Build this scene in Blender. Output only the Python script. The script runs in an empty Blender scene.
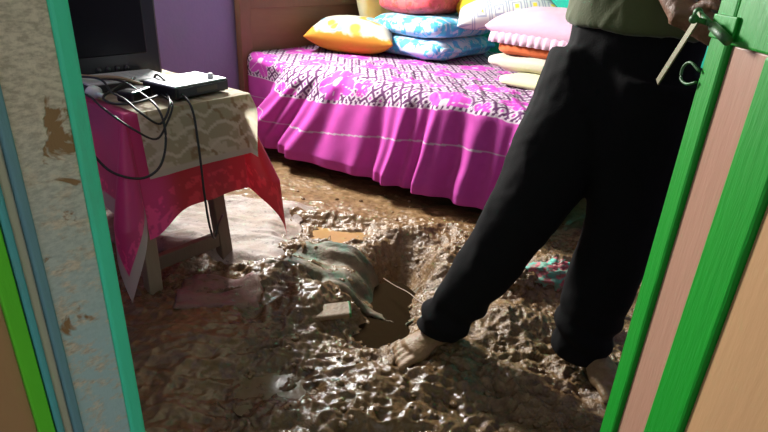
import bpy, bmesh, math, random
import numpy as np
from mathutils import Vector, Matrix

random.seed(4)
scn = bpy.context.scene
COL = scn.collection

# ------------------------------------------------------------------ camera
F, CH = 555.0, 1.12                       # focal length in pixels, lens height
_nad = np.array([322 - 384, -(1414 - 216), -F]); _nad /= np.linalg.norm(_nad)
_up = -_nad                               # world up in camera axes
_f = np.array([0, 0, -1.0]); _yw = _f - _up * (_f @ _up); _yw /= np.linalg.norm(_yw)
_xw = np.cross(_yw, _up)
cam_d = bpy.data.cameras.new('camera'); cam = bpy.data.objects.new('camera', cam_d); COL.objects.link(cam)
cam_d.sensor_width = 36; cam_d.lens = F / 768 * 36; cam_d.clip_start = 0.02
R = Matrix((_xw, _yw, _up))               # camera -> world (rows are the world axes in camera space)
cam.matrix_world = Matrix.Translation((0, 0, CH)) @ R.to_4x4()
scn.camera = cam

# ------------------------------------------------------------------ world, daylight, exposure
vs = scn.view_settings
vs.view_transform = 'Standard'; vs.look = 'None'; vs.gamma = 1.0; vs.use_curve_mapping = False
vs.exposure = 0.0
W = bpy.data.worlds.new('overcast_sky'); scn.world = W; W.use_nodes = True
bg = W.node_tree.nodes['Background']; bg.inputs[0].default_value = (0.93, 0.97, 1.0, 1); bg.inputs[1].default_value = 0.95

ANG = math.radians(38)
U = np.array([math.cos(ANG), -math.sin(ANG), 0]); V = np.array([math.sin(ANG), math.cos(ANG), 0])
B0 = np.array([-.92, 3.6, 0])             # room origin: head corner of the bed; u along the bed, v across the room
def P(u, v, z=0.0): return B0 + U * u + V * v + np.array([0, 0, z])
def to_uv(x, y):
    rx, ry = x - B0[0], y - B0[1]
    return rx * U[0] + ry * U[1], rx * V[0] + ry * V[1]
ROOM = Matrix(((U[0], V[0], 0, B0[0]), (U[1], V[1], 0, B0[1]), (0, 0, 1, 0), (0, 0, 0, 1)))

WIN_V0, WIN_V1, WIN_Z0, WIN_Z1 = -.46, .10, 1.30, 1.95
def area(name, loc, direction, sx, sy, power, col):
    l = bpy.data.lights.new(name, 'AREA'); l.shape = 'RECTANGLE'; l.size = sx; l.size_y = sy; l.energy = power; l.color = col
    o = bpy.data.objects.new(name, l); COL.objects.link(o); o.location = loc
    o.rotation_euler = Vector(direction).to_track_quat('-Z', 'Y').to_euler()
    return o
area('window_daylight', P(-.16, (WIN_V0 + WIN_V1) / 2, (WIN_Z0 + WIN_Z1) / 2), (U[0], U[1], -.35), WIN_V1 - WIN_V0, WIN_Z1 - WIN_Z0, 330, (1.0, .975, .93))

# ------------------------------------------------------------------ helpers
def ray(px, py):
    v = np.array([px - 384, 216 - py, -F]); return np.array([v @ _xw, v @ _yw, v @ _up])
def on_z(px, py, z=0.0):
    r = ray(px, py); t = (z - CH) / r[2]; return r * t + np.array([0, 0, CH])

_G = np.random.RandomState(7).rand(256, 256) * 2 - 1
def vnoise(x, y):
    x = np.asarray(x, float); y = np.asarray(y, float)
    xi = np.floor(x).astype(int); yi = np.floor(y).astype(int); fx = x - xi; fy = y - yi
    fx = fx * fx * fx * (fx * (fx * 6 - 15) + 10); fy = fy * fy * fy * (fy * (fy * 6 - 15) + 10)
    g = lambda a, b: _G[a % 256, b % 256]
    return (g(xi, yi) * (1 - fx) + g(xi + 1, yi) * fx) * (1 - fy) + (g(xi, yi + 1) * (1 - fx) + g(xi + 1, yi + 1) * fx) * fy
def fbm(x, y, oct=4, ridged=False):
    s = 0; a = 1; n = 0
    for k in range(oct):
        q = vnoise(x * 2 ** k + 17.3 * k, y * 2 ** k + 9.1 * k)
        if ridged: q = 1 - 2 * np.abs(q)
        s = s + a * q; n += a; a *= .5
    return s / n
def sstep(a, b, x):
    t = np.clip((x - a) / (b - a), 0, 1); return t * t * (3 - 2 * t)

def link(name, me, mat=None, parent=None, smooth=False):
    o = bpy.data.objects.new(name, me); COL.objects.link(o)
    if mat is not None:
        for m in (mat if isinstance(mat, (list, tuple)) else [mat]): me.materials.append(m)
    if smooth: me.polygons.foreach_set('use_smooth', [True] * len(me.polygons))
    if parent is not None: o.parent = parent
    return o
def raw(name, verts, faces, mat=None, parent=None, smooth=False):
    me = bpy.data.meshes.new(name); me.from_pydata([tuple(map(float, v)) for v in verts], [], faces); me.update()
    return link(name, me, mat, parent, smooth)
def tag(o, label, cat, group=None):
    o['label'] = label; o['category'] = cat
    if group: o['group'] = group
    return o
def struct(o, label=None):
    o['kind'] = 'structure'
    if label: o['label'] = label
    return o
def empty(name, loc=(0, 0, 0), rotz=0.0):
    o = bpy.data.objects.new(name, None); COL.objects.link(o); o.location = loc; o.rotation_euler = (0, 0, rotz); o.empty_display_size = .1
    return o
def room_empty(name, u=0, v=0, z=0): return empty(name, P(u, v, z), -ANG)   # local axes: x = u, y = v

def grid_mesh(name, X, Y, Z, mat=None, parent=None, col=None, smooth=True, mask=None, thick=0.0):
    n, m = X.shape
    co = np.stack([X, Y, Z], -1).reshape(-1, 3)
    i = np.arange(n * m).reshape(n, m)
    q = np.stack([i[:-1, :-1], i[1:, :-1], i[1:, 1:], i[:-1, 1:]], -1).reshape(-1, 4)
    if mask is not None:
        k = mask.reshape(-1); q = q[k[q].all(1)]
        used = np.unique(q); remap = -np.ones(n * m, int); remap[used] = np.arange(len(used)); q = remap[q]; co = co[used]
        if col is not None: col = col.reshape(-1, 3)[used]
    me = bpy.data.meshes.new(name)
    me.vertices.add(len(co)); me.vertices.foreach_set('co', co.astype(np.float32).ravel())
    me.loops.add(q.size); me.loops.foreach_set('vertex_index', q.astype(np.int32).ravel())
    me.polygons.add(len(q)); me.polygons.foreach_set('loop_start', np.arange(0, q.size, 4, dtype=np.int32)); me.polygons.foreach_set('loop_total', np.full(len(q), 4, dtype=np.int32))
    me.update(calc_edges=True); me.validate()
    if col is not None:
        a = me.color_attributes.new('weave', 'FLOAT_COLOR', 'POINT')
        c4 = np.ones((len(co), 4), np.float32); c4[:, :3] = col.reshape(-1, 3); a.data.foreach_set('color', c4.ravel())
    o = link(name, me, mat, parent, smooth)
    if thick:
        s = o.modifiers.new('thickness', 'SOLIDIFY'); s.thickness = thick; s.offset = 0
    return o

def box(name, lo, hi, mat, parent=None, bevel=0.004, wob=0.0):
    bm = bmesh.new(); bmesh.ops.create_cube(bm, size=1)
    lo = np.array(lo, float); hi = np.array(hi, float)
    for v in bm.verts:
        c = (lo + hi) / 2 + np.array(v.co) * (hi - lo); v.co = c + np.random.RandomState(len(name)).rand(3) * wob
    if bevel: bmesh.ops.bevel(bm, geom=bm.edges[:], offset=min(bevel, .45 * float((hi - lo).min())), segments=2, affect='EDGES', profile=.5)
    me = bpy.data.meshes.new(name); bm.to_mesh(me); bm.free()
    return link(name, me, mat, parent)
def beam(name, a, b, w, h, mat, parent=None, bevel=.004, w2=None, up=(0, 0, 1)):
    """square bar from a to b"""
    a = Vector(a); b = Vector(b); d = (b - a).normalized(); upv = Vector(up)
    if abs(d.dot(upv)) > .95: upv = Vector((1, 0, 0))
    s = d.cross(upv).normalized(); t = s.cross(d)
    w2 = w2 or w; k = w2 / w; vs_ = []
    for c, e in ((a, 1), (b, k)):
        for i, j in ((-1, -1), (1, -1), (1, 1), (-1, 1)): vs_.append(c + s * i * w / 2 * e + t * j * h / 2 * e)
    bm = bmesh.new(); bv = [bm.verts.new(v) for v in vs_]
    for f in ((3, 2, 1, 0), (4, 5, 6, 7), (0, 1, 5, 4), (1, 2, 6, 5), (2, 3, 7, 6), (3, 0, 4, 7)): bm.faces.new([bv[i] for i in f])
    bmesh.ops.recalc_face_normals(bm, faces=bm.faces[:])
    if bevel: bmesh.ops.bevel(bm, geom=bm.edges[:], offset=bevel, segments=2, affect='EDGES', profile=.5)
    me = bpy.data.meshes.new(name); bm.to_mesh(me); bm.free()
    return link(name, me, mat, parent)
def catmull(pts, n=10):
    p = np.array(pts, float); p = np.vstack([2 * p[0] - p[1], p, 2 * p[-1] - p[-2]]); out = []
    for i in range(1, len(p) - 2):
        for t in np.linspace(0, 1, n, endpoint=False):
            out.append(.5 * (2 * p[i] + (p[i + 1] - p[i - 1]) * t + (2 * p[i - 1] - 5 * p[i] + 4 * p[i + 1] - p[i + 2]) * t ** 2 + (3 * p[i] - p[i - 1] - 3 * p[i + 1] + p[i + 2]) * t ** 3))
    out.append(p[-2]); return np.array(out)
def loft(sections, seg=16, capped=True, power=1.0):
    """sections: (centre, axis_a * ra, axis_b * rb) -> verts, faces"""
    vs_, fs = [], []
    for c, a, b in sections:
        for k in range(seg):
            t = 2 * math.pi * k / seg; ct, st = math.cos(t), math.sin(t)
            ct = math.copysign(abs(ct) ** power, ct); st = math.copysign(abs(st) ** power, st)
            vs_.append(np.array(c) + np.array(a) * ct + np.array(b) * st)
    n = len(sections)
    for i in range(n - 1):
        for k in range(seg):
            k2 = (k + 1) % seg; fs.append((i * seg + k, i * seg + k2, (i + 1) * seg + k2, (i + 1) * seg + k))
    if capped: fs.append(tuple(range(seg - 1, -1, -1))); fs.append(tuple(range((n - 1) * seg, n * seg)))
    return vs_, fs
def tube_geo(pts, radii, seg=10, n=8, flat=1.0, ref=(0, 0, 1)):
    """smooth tube through the points; radii per point"""
    c = catmull(pts, n); r = catmull([[x, 0, 0] for x in (radii if hasattr(radii, '__len__') else [radii] * len(pts))], n)[:, 0]
    secs = []
    for i in range(len(c)):
        d = c[min(i + 1, len(c) - 1)] - c[max(i - 1, 0)]; d = d / (np.linalg.norm(d) + 1e-9)
        rf = np.array(ref, float)
        if abs(d @ rf) > .93: rf = np.array([1.0, 0.2, 0])
        s = np.cross(d, rf); s /= np.linalg.norm(s); t = np.cross(s, d)
        secs.append((c[i], s * r[i], t * r[i] * flat))
    return loft(secs, seg)
def cable(name, pts, r, mat, parent=None, seg=6, n=8):
    v, f = tube_geo(pts, r, seg, n); return raw(name, v, f, mat, parent, True)
def cyl_geo(a, b, r, seg=16, r2=None):
    return tube_geo([a, (np.array(a) + np.array(b)) / 2, b], [r, (r + (r2 or r)) / 2, r2 or r], seg, 1)
def ball_geo(c, r, seg=16, rings=10, axes=None):
    c = np.array(c, float); A = np.eye(3) if axes is None else np.array(axes, float); r = np.array(r, float) * np.ones(3); secs = []
    for i in range(rings + 1):
        p = math.pi * (i + .02) / (rings + .04); secs.append((c + A[2] * r[2] * math.cos(p), A[0] * r[0] * math.sin(p), A[1] * r[1] * math.sin(p)))
    return loft(secs, seg)
def fuse(name, pieces, voxel, mat, parent=None, smooth_it=6, post=None, cuts=()):
    """overlapping pieces melted into one continuous skin"""
    vs_, fs = [], []
    for v, f in pieces:
        o_ = len(vs_); vs_ += list(v); fs += [tuple(i + o_ for i in q) for q in f]
    me = bpy.data.meshes.new(name); me.from_pydata([tuple(map(float, v)) for v in vs_], [], fs)
    bm = bmesh.new(); bm.from_mesh(me); bmesh.ops.recalc_face_normals(bm, faces=bm.faces[:]); bm.to_mesh(me); bm.free()
    t = bpy.data.objects.new('tmp', me); COL.objects.link(t)
    r = t.modifiers.new('r', 'REMESH'); r.mode = 'VOXEL'; r.voxel_size = voxel
    s = t.modifiers.new('s', 'SMOOTH'); s.factor = .5; s.iterations = smooth_it
    dg = bpy.context.evaluated_depsgraph_get(); me2 = bpy.data.meshes.new_from_object(t.evaluated_get(dg)); me2.name = name
    bpy.data.objects.remove(t); bpy.data.meshes.remove(me)
    if post:
        co = np.empty(len(me2.vertices) * 3, np.float32); me2.vertices.foreach_get('co', co)
        nr = np.empty(len(me2.vertices) * 3, np.float32); me2.vertices.foreach_get('normal', nr)
        co = post(co.reshape(-1, 3).astype(float), nr.reshape(-1, 3).astype(float)); me2.vertices.foreach_set('co', co.astype(np.float32).ravel()); me2.update()
    if cuts:
        bm = bmesh.new(); bm.from_mesh(me2)
        for test, co_, no_ in cuts:
            fs_ = [f for f in bm.faces if test(f.calc_center_median())]; es = {e for f in fs_ for e in f.edges}; vs2 = {v for f in fs_ for v in f.verts}
            bmesh.ops.bisect_plane(bm, geom=list(vs2) + list(es) + fs_, plane_co=co_, plane_no=no_, clear_outer=True)
        bm.to_mesh(me2); bm.free(); me2.update()
    me2.materials.clear()
    return link(name, me2, mat, parent, True)

# ------------------------------------------------------------------ materials
class NT:
    def __init__(s, name):
        s.m = bpy.data.materials.new(name); s.m.use_nodes = True; s.t = s.m.node_tree; s.b = s.t.nodes['Principled BSDF']; s._tc = None
    def n(s, typ, **kw):
        x = s.t.nodes.new(typ)
        for k, v in kw.items(): setattr(x, k, v)
        return x
    def l(s, a, b): s.t.links.new(a, b)
    def co(s):
        if s._tc is None: s._tc = s.n('ShaderNodeTexCoord')
        return s._tc.outputs['Object']
    def mapped(s, scale=(1, 1, 1), rot=(0, 0, 0)):
        m = s.n('ShaderNodeMapping'); s.l(s.co(), m.inputs['Vector']); m.inputs['Scale'].default_value = scale; m.inputs['Rotation'].default_value = rot
        return m.outputs[0]
    def noise(s, scale, detail=4, rough=.55, vec=None, dist=0.0):
        x = s.n('ShaderNodeTexNoise'); x.inputs['Scale'].default_value = scale; x.inputs['Detail'].default_value = detail; x.inputs['Roughness'].default_value = rough; x.inputs['Distortion'].default_value = dist
        s.l(vec if vec is not None else s.co(), x.inputs['Vector']); return x.outputs['Fac']
    def ramp(s, fac, stops, mode='LINEAR'):
        r = s.n('ShaderNodeValToRGB'); r.color_ramp.interpolation = mode; e = r.color_ramp.elements
        while len(e) < len(stops): e.new(.5)
        for x, (p, c) in zip(e, stops): x.position = p; x.color = (*c, 1) if len(c) == 3 else c
        s.l(fac, r.inputs[0]); return r.outputs[0]
    def mix(s, fac, a, b, typ='MIX'):
        m = s.n('ShaderNodeMix', data_type='RGBA', blend_type=typ)
        for sock, val in ((m.inputs[0], fac), (m.inputs[6], a), (m.inputs[7], b)):
            if isinstance(val, (int, float)): sock.default_value = val
            elif isinstance(val, tuple): sock.default_value = (*val, 1)
            else: s.l(val, sock)
        return m.outputs[2]
    def math(s, op, a, b=0.0):
        m = s.n('ShaderNodeMath', operation=op)
        for sock, val in zip(m.inputs, (a, b)):
            if isinstance(val, (int, float)): sock.default_value = val
            else: s.l(val, sock)
        return m.outputs[0]
    def bump(s, h, strength=.3, dist=.01):
        b = s.n('ShaderNodeBump'); b.inputs['Strength'].default_value = strength; b.inputs['Distance'].default_value = dist; s.l(h, b.inputs['Height']); s.l(b.outputs[0], s.b.inputs['Normal'])
    def color(s, c):
        if isinstance(c, tuple): s.b.inputs['Base Color'].default_value = (*c, 1)
        else: s.l(c, s.b.inputs['Base Color'])
    def rough(s, r):
        if isinstance(r, (int, float)): s.b.inputs['Roughness'].default_value = r
        else: s.l(r, s.b.inputs['Roughness'])
    def set(s, **kw):
        for k, v in kw.items(): s.b.inputs[k.replace('_', ' ')].default_value = v
        return s

def paint(name, c, c2=None, dirt=(.20, .15, .10), amount=.25, rough=.5, scale=6, bump=.15, stretch=(1, 1, .25), spec=.2):
    """brushed paint, scuffed and dirty"""
    t = NT(name); c2 = c2 or tuple(x * .72 for x in c)
    v = t.mapped(stretch); b = t.mix(t.noise(scale * 3, 5, .6, v), c, c2)
    d = t.ramp(t.noise(scale, 6, .65, v), [(.52, (0, 0, 0)), (.72, (1, 1, 1))])
    t.color(t.mix(t.math('MULTIPLY', d, amount), b, dirt)); t.rough(rough); t.bump(t.noise(scale * 14, 4, .6, v), bump, .004); t.set(Specular_IOR_Level=spec)
    return t.m
def cloth(name, c, c2=None, scale=8, rough=.85, bump=.25, sheen=.0, weave=220, spec=.5):
    t = NT(name); c2 = c2 or tuple(x * .75 for x in c)
    t.color(t.mix(t.noise(scale, 4, .6), c, c2)); t.rough(rough); t.bump(t.noise(weave, 2, .5), bump, .002); t.set(Sheen_Weight=sheen, Specular_IOR_Level=spec)
    return t.m
def wood(name, c, c2, scale=5, stretch=(1, 1, .08), rough=.6, bump=.2):
    t = NT(name); v = t.mapped(stretch)
    t.color(t.mix(t.noise(scale * 6, 6, .65, v, 1.2), c, c2)); t.rough(rough); t.bump(t.noise(scale * 20, 4, .6, v), bump, .003)
    return t.m
def plain(name, c, rough=.4, metal=0.0, var=.2):
    t = NT(name); t.color(t.mix(t.noise(30, 3), c, tuple(x * (1 - var) for x in c))); t.rough(rough); t.set(Metallic=metal)
    return t.m
def attr_cloth(name, rough=.8, bump=.2, dirt=0.0, sheen=0.0, trans=0.0, spec=.5):
    t = NT(name); a = t.n('ShaderNodeVertexColor'); a.layer_name = 'weave'; c = a.outputs[0]
    if dirt: c = t.mix(t.math('MULTIPLY', t.noise(14, 5, .6), dirt), c, (.30, .22, .15))
    t.color(c); t.rough(rough); t.bump(t.noise(160, 3, .5), bump, .002); t.set(Sheen_Weight=sheen, Specular_IOR_Level=spec)
    if trans:                                                    # thin cloth lets daylight through
        tr = t.n('ShaderNodeBsdfTranslucent'); mx = t.n('ShaderNodeMixShader'); mx.inputs[0].default_value = trans
        out = t.t.nodes['Material Output']
        if isinstance(c, bpy.types.NodeSocket): t.l(c, tr.inputs[0])
        t.l(t.b.outputs[0], mx.inputs[1]); t.l(tr.outputs[0], mx.inputs[2]); t.l(mx.outputs[0], out.inputs[0])
    return t.m

M = {}
M['purple_wall'] = paint('purple_wall_paint', (.25, .205, .36), (.21, .185, .34), (.20, .21, .30), .5, .75, 3, .3, (1, 1, 1))
M['teal_wall'] = paint('teal_wall_paint', (.02, .50, .36), (.02, .42, .30), (.1, .3, .2), .3, .7, 3, .3, (1, 1, 1))
M['ceiling'] = paint('ceiling_boards', (.32, .28, .22), None, (.1, .08, .06), .4, .8, 3)
M['jade'] = paint('jade_green_paint', (.085, .80, .52), (.07, .70, .44), (.16, .12, .08), .3, .42, 8, .35)
M['leaf_green'] = paint('leaf_green_gloss_paint', (.009, .26, .022), (.006, .20, .017), (.02, .10, .02), .35, .45, 6, .5, (1, 1, .12))
M['pink_panel'] = paint('dusty_pink_paint', (.37, .205, .145), (.33, .18, .125), (.22, .16, .10), .3, .38, 5, .35, (1, 1, .15))
M['beige_panel'] = paint('tan_beige_paint', (.44, .26, .13), (.40, .23, .12), (.25, .17, .09), .3, .45, 4, .25, (1, 1, .2))
M['blue_trim'] = paint('slate_blue_paint', (.14, .28, .38), (.16, .35, .38), (.20, .14, .08), .4, .5, 9, .4)
M['aqua_trim'] = paint('aqua_blue_paint', (.10, .46, .48), (.10, .38, .44), (.22, .13, .07), .5, .5, 9, .4)
M['lime'] = paint('bright_lime_green_paint', (.14, .70, .04), (.11, .60, .04), (.2, .3, .05), .3, .4, 8, .3)
M['pale_trim'] = paint('weathered_cream_paint', (.55, .52, .38), (.44, .46, .38), (.22, .16, .09), .6, .6, 9, .4)
def whitewash():
    t = NT('peeling_whitewash'); v = t.mapped((1, 1, .55))
    base = t.mix(t.noise(22, 6, .7, v), (.80, .73, .61), (.58, .51, .42))
    streak = t.ramp(t.noise(60, 5, .7, t.mapped((1, 1, 2.2))), [(.42, (0, 0, 0)), (.62, (1, 1, 1))])
    base = t.mix(t.math('MULTIPLY', streak, .65), base, (.30, .26, .20))
    sep = t.n('ShaderNodeSeparateXYZ'); t.l(t.co(), sep.inputs[0])
    low = t.ramp(t.math('MULTIPLY', t.math('SUBTRACT', .95, sep.outputs[2]), 1.7), [(.1, (0, 0, 0)), (.9, (1, 1, 1))])
    bl = t.math('MULTIPLY', t.ramp(t.noise(18, 5, .7, t.mapped((1, 1, 1.5))), [(.40, (0, 0, 0)), (.52, (1, 1, 1))]), low)
    base = t.mix(t.math('MULTIPLY', bl, .9), base, (.38, .58, .64))
    peel = t.ramp(t.noise(9, 5, .6, t.mapped((1, 1, 1.0)), .6), [(.63, (0, 0, 0)), (.66, (1, 1, 1))])
    t.color(t.mix(peel, base, (.29, .17, .08))); t.rough(.7); t.bump(t.math('SUBTRACT', t.noise(70, 5, .7, v), peel), .5, .004)
    return t.m
M['whitewash'] = whitewash()
def mud():
    t = NT('wet_brown_mud')
    a = t.noise(3.2, 5, .6); b = t.noise(26, 5, .65)
    c = t.mix(a, (.065, .033, .012), (.14, .078, .032))
    c = t.mix(t.ramp(b, [(.35, (0, 0, 0)), (.7, (1, 1, 1))]), c, (.22, .135, .063))
    dark = t.ramp(t.noise(48, 4, .6), [(.30, (1, 1, 1)), (.42, (0, 0, 0))])
    at = t.n('ShaderNodeVertexColor'); at.layer_name = 'weave'; sp = t.n('ShaderNodeSeparateColor'); t.l(at.outputs[0], sp.inputs[0])   # R: standing wet, G: trodden smooth
    c = t.mix(t.math('MULTIPLY', dark, .6), c, (.035, .025, .016)); t.color(t.mix(sp.outputs[0], c, t.mix(.5, c, (.05, .03, .014))))
    rg = t.ramp(t.noise(9, 4, .6), [(.35, (.12,) * 3), (.65, (.33,) * 3)])
    t.rough(t.mix(sp.outputs[0], t.mix(sp.outputs[1], rg, (.34, .34, .34)), (.09, .09, .09)))
    h = t.math('ADD', t.noise(55, 5, .6), t.math('MULTIPLY', t.noise(130, 3, .6), .3))
    t.bump(h, .75, .014); t.set(Specular_IOR_Level=.5)
    bn = [x for x in t.t.nodes if x.type == 'BUMP'][0]; t.l(t.math('MULTIPLY_ADD', t.math('MAXIMUM', sp.outputs[1], t.math('MULTIPLY', sp.outputs[0], .7)), -.6), bn.inputs['Strength'])
    ma = [x for x in t.t.nodes if x.type == 'MATH' and x.operation == 'MULTIPLY_ADD'][0]; ma.inputs[2].default_value = .75
    return t.m
M['mud'] = mud()
def muddy_cloth(name, c, c2, amt=.55, scale=6):
    t = NT(name); m = t.ramp(t.noise(scale, 6, .65), [(.40, (0, 0, 0)), (.62, (1, 1, 1))])
    base = t.mix(t.ramp(t.noise(scale * 3, 3), [(.45, (0, 0, 0)), (.55, (1, 1, 1))]), c, c2)
    sp = t.ramp(t.noise(45, 4, .6), [(.33, (1, 1, 1)), (.40, (0, 0, 0))])
    cc = t.mix(t.math('MULTIPLY', m, amt), base, (.20, .135, .08)); t.color(t.mix(t.math('MULTIPLY', sp, .7), cc, (.05, .035, .02)))
    t.rough(.65); t.bump(t.noise(60, 5, .6), .5, .008); return t.m
M['floor_sheet'] = muddy_cloth('mud_stained_white_cloth', (.31, .26, .24), (.25, .20, .185), .65, 5)
M['green_rag'] = muddy_cloth('mud_soaked_green_cloth', (.010, .055, .022), (.035, .028, .015), .7, 7)
M['check_rag'] = muddy_cloth('muddy_teal_and_pink_cloth', (.06, .34, .26), (.36, .06, .09), .45, 12)
M['pink_rag'] = muddy_cloth('muddy_pink_cloth', (.20, .075, .08), (.17, .08, .07), .75, 6)
def puddle_mat(name, c, c2, rough=.10, spec=.4):
    t = NT(name); t.color(t.mix(t.noise(7, 3), c, c2)); t.rough(rough); t.bump(t.noise(30, 3), .25, .006); t.set(Specular_IOR_Level=spec); return t.m
M['water'] = puddle_mat('muddy_ochre_water', (.34, .20, .07), (.24, .145, .06), .07)
M['brown_water'] = puddle_mat('muddy_brown_water', (.17, .115, .065), (.12, .08, .045), .16)
M['hollow_dark'] = puddle_mat('near_black_brown', (.018, .011, .005), (.014, .009, .005), .3, .0)  # near-black brown for the flat patch in the hollow

# ------------------------------------------------------------------ the room shell
WV0, WV1, WU1, WH = -1.88, 1.80, 4.1, 2.45
T = .14
def room_box(name, lo, hi, mat, parent=None, bevel=0.0):
    o = box(name, lo, hi, mat, parent, bevel)
    if parent is None: o.matrix_world = ROOM
    return o
# purple wall with the window opening (four blocks in one wall mesh)
def wall_blocks(name, blocks, mat):
    bm = bmesh.new()
    for lo, hi in blocks:
        r = bmesh.ops.create_cube(bm, size=1); lo = np.array(lo); hi = np.array(hi)
        for v in r['verts']: v.co = (lo + hi) / 2 + np.array(v.co) * (hi - lo)
    me = bpy.data.meshes.new(name); bm.to_mesh(me); bm.free(); o = link(name, me, mat); o.matrix_world = ROOM
    return struct(o)
x0, x1 = -.07 - T, -.07
wall_blocks('wall_left', [((x0, WV0 - .2, -.15), (x1, WIN_V0, WH)), ((x0, WIN_V1, -.15), (x1, WV1 + .15, WH)),
                          ((x0, WIN_V0, -.15), (x1, WIN_V1, WIN_Z0)), ((x0, WIN_V0, WIN_Z1), (x1, WIN_V1, WH))], M['purple_wall'])
wall_blocks('wall_back', [((-.25, WV1, -.15), (WU1 + T, WV1 + T, WH))], M['teal_wall'])
wall_blocks('wall_right', [((WU1, WV0 - .2, -.15), (WU1 + T, WV1 + .15, WH))], M['purple_wall'])
JU = 2.0; HU = 3.30; FT = .17
wall_blocks('wall_front', [((-.25, WV0 - FT, -.15), (JU - .05, WV0, WH)), ((HU + .05, WV0 - FT, -.15), (WU1 + T, WV0, WH)), ((JU - .05, WV0 - FT, 2.08), (HU + .05, WV0, WH))], M['purple_wall'])
struct(room_box('ceiling', (-.25, WV0 - .2, WH), (WU1 + T, WV1 + .2, WH + .08), M['ceiling']))
win = room_empty('window_1'); struct(win)
for a, b in (((x0 + .03, WIN_V0 - .0, WIN_Z0), (x1 - .02, WIN_V0 + .04, WIN_Z1)), ((x0 + .03, WIN_V1 - .04, WIN_Z0), (x1 - .02, WIN_V1, WIN_Z1)),
             ((x0 + .03, WIN_V0, WIN_Z0), (x1 - .02, WIN_V1, WIN_Z0 + .04)), ((x0 + .03, WIN_V0, WIN_Z1 - .04), (x1 - .02, WIN_V1, WIN_Z1)),
             ((x0 + .05, (WIN_V0 + WIN_V1) / 2 - .02, WIN_Z0), (x1 - .04, (WIN_V0 + WIN_V1) / 2 + .02, WIN_Z1))):
    box('window_frame', a, b, M['jade'], win, .003)
# ground outside the door
gv = wall_blocks('ground', [((-2.5, -8, -.2), (7, WV0 - .02, -.06))], M['mud'])

# unseen roof slab added outside to keep sky light off the floor
blocker = wall_blocks('sky_blocker_1', [((-.6, WV0 - 3.6, 2.36), (WU1 + .6, WV0 - FT, 2.44))], M['ceiling'])
# ------------------------------------------------------------------ mud floor
FEAT = [  # x, y, rx, ry, rot, height
    (.08, 2.00, .11, .16, -.2, -.17), (.03, 1.78, .13, .17, .3, -.10), (-.02, 1.58, .17, .11, .2, -.085), (.19, 1.40, .13, .08, .5, .014),
    (-.27, 1.66, .11, .10, 0, .045), (-.36, 1.86, .13, .09, .4, .035), (-.22, 2.02, .16, .05, -.2, .035), (.08, 2.24, .16, .05, 0, .028),
    (.27, 1.98, .07, .13, 0, .05), (-.17, 2.27, .20, .09, -.15, -.032), (-.26, 1.27, .12, .08, .2, -.030), (-.55, 2.42, .35, .04, -.25, .03), (-.25, 2.40, .18, .035, -.1, .03),
    (.10, 1.27, .25, .07, .1, .03), (-.05, 1.15, .2, .06, 0, .025), (.42, 1.33, .2, .06, -.5, .02), (.46, 1.62, .12, .08, 0, .035), (.63, 1.86, .10, .08, 0, .045), (.75, 2.05, .12, .06, 0, .04),
    (-.6, 1.45, .2, .15, 0, .02), (-.42, 1.2, .1, .15, 0, -.02), (.3, 2.3, .25, .1, 0, .02), (-.3, 2.75, .3, .12, 0, -.015),
]
def mudz(x, y):
    x = np.asarray(x, float); y = np.asarray(y, float); z = np.zeros_like(x)
    for fx, fy, rx, ry, a, h in FEAT:
        dx, dy = x - fx, y - fy; p = (dx * math.cos(a) + dy * math.sin(a)) / rx; q = (-dx * math.sin(a) + dy * math.cos(a)) / ry
        z = z + h * np.exp(-(p * p + q * q) ** 1.4)
    rgh = (.20 + .80 * sstep(2.65, 2.1, y)) * (1 - .5 * sstep(-.30, -.5, x) * sstep(1.75, 1.5, y))
    wx = x + .05 * fbm(x * 4, y * 4, 3); wy = y + .05 * fbm(x * 4 + 50, y * 4, 3)
    z = z + rgh * (.024 * fbm(wx * 5, wy * 5, 3) + .022 * fbm(wx * 11 + 5, wy * 15, 4, True) + .011 * fbm(wx * 30, wy * 38 + 3, 4, True) + .002 * fbm(x * 90, y * 90, 3)) - .012
    return z
us = np.arange(-.10, WU1 + .02, .0055); vv = np.concatenate([np.arange(WV0 - .19, .12, .0055), np.arange(.12, WV1 + .05, .03)])
UU, VV = np.meshgrid(us, vv, indexing='ij')
XX = B0[0] + U[0] * UU + V[0] * VV; YY = B0[1] + U[1] * UU + V[1] * VV
ZZ = mudz(XX, YY)
wet = np.zeros_like(XX)
for wx_, wy_, wr_ in ((-.30, 1.64, .22), (-.24, 1.25, .26), (0, 1.15, .2), (-.36, 1.9, .16), (.2, 1.2, .15)): wet = np.maximum(wet, np.exp(-(((XX - wx_) ** 2 + (YY - wy_) ** 2) / wr_ ** 2) ** 2))
smo = np.maximum(sstep(2.15, 2.55, YY), sstep(-.30, -.5, XX) * sstep(1.75, 1.5, YY))
fl = grid_mesh('floor', XX, YY, ZZ, M['mud'], None, np.stack([wet, smo, 0 * wet], -1)); struct(fl, 'wet churned brown mud covering the whole floor')

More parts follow.
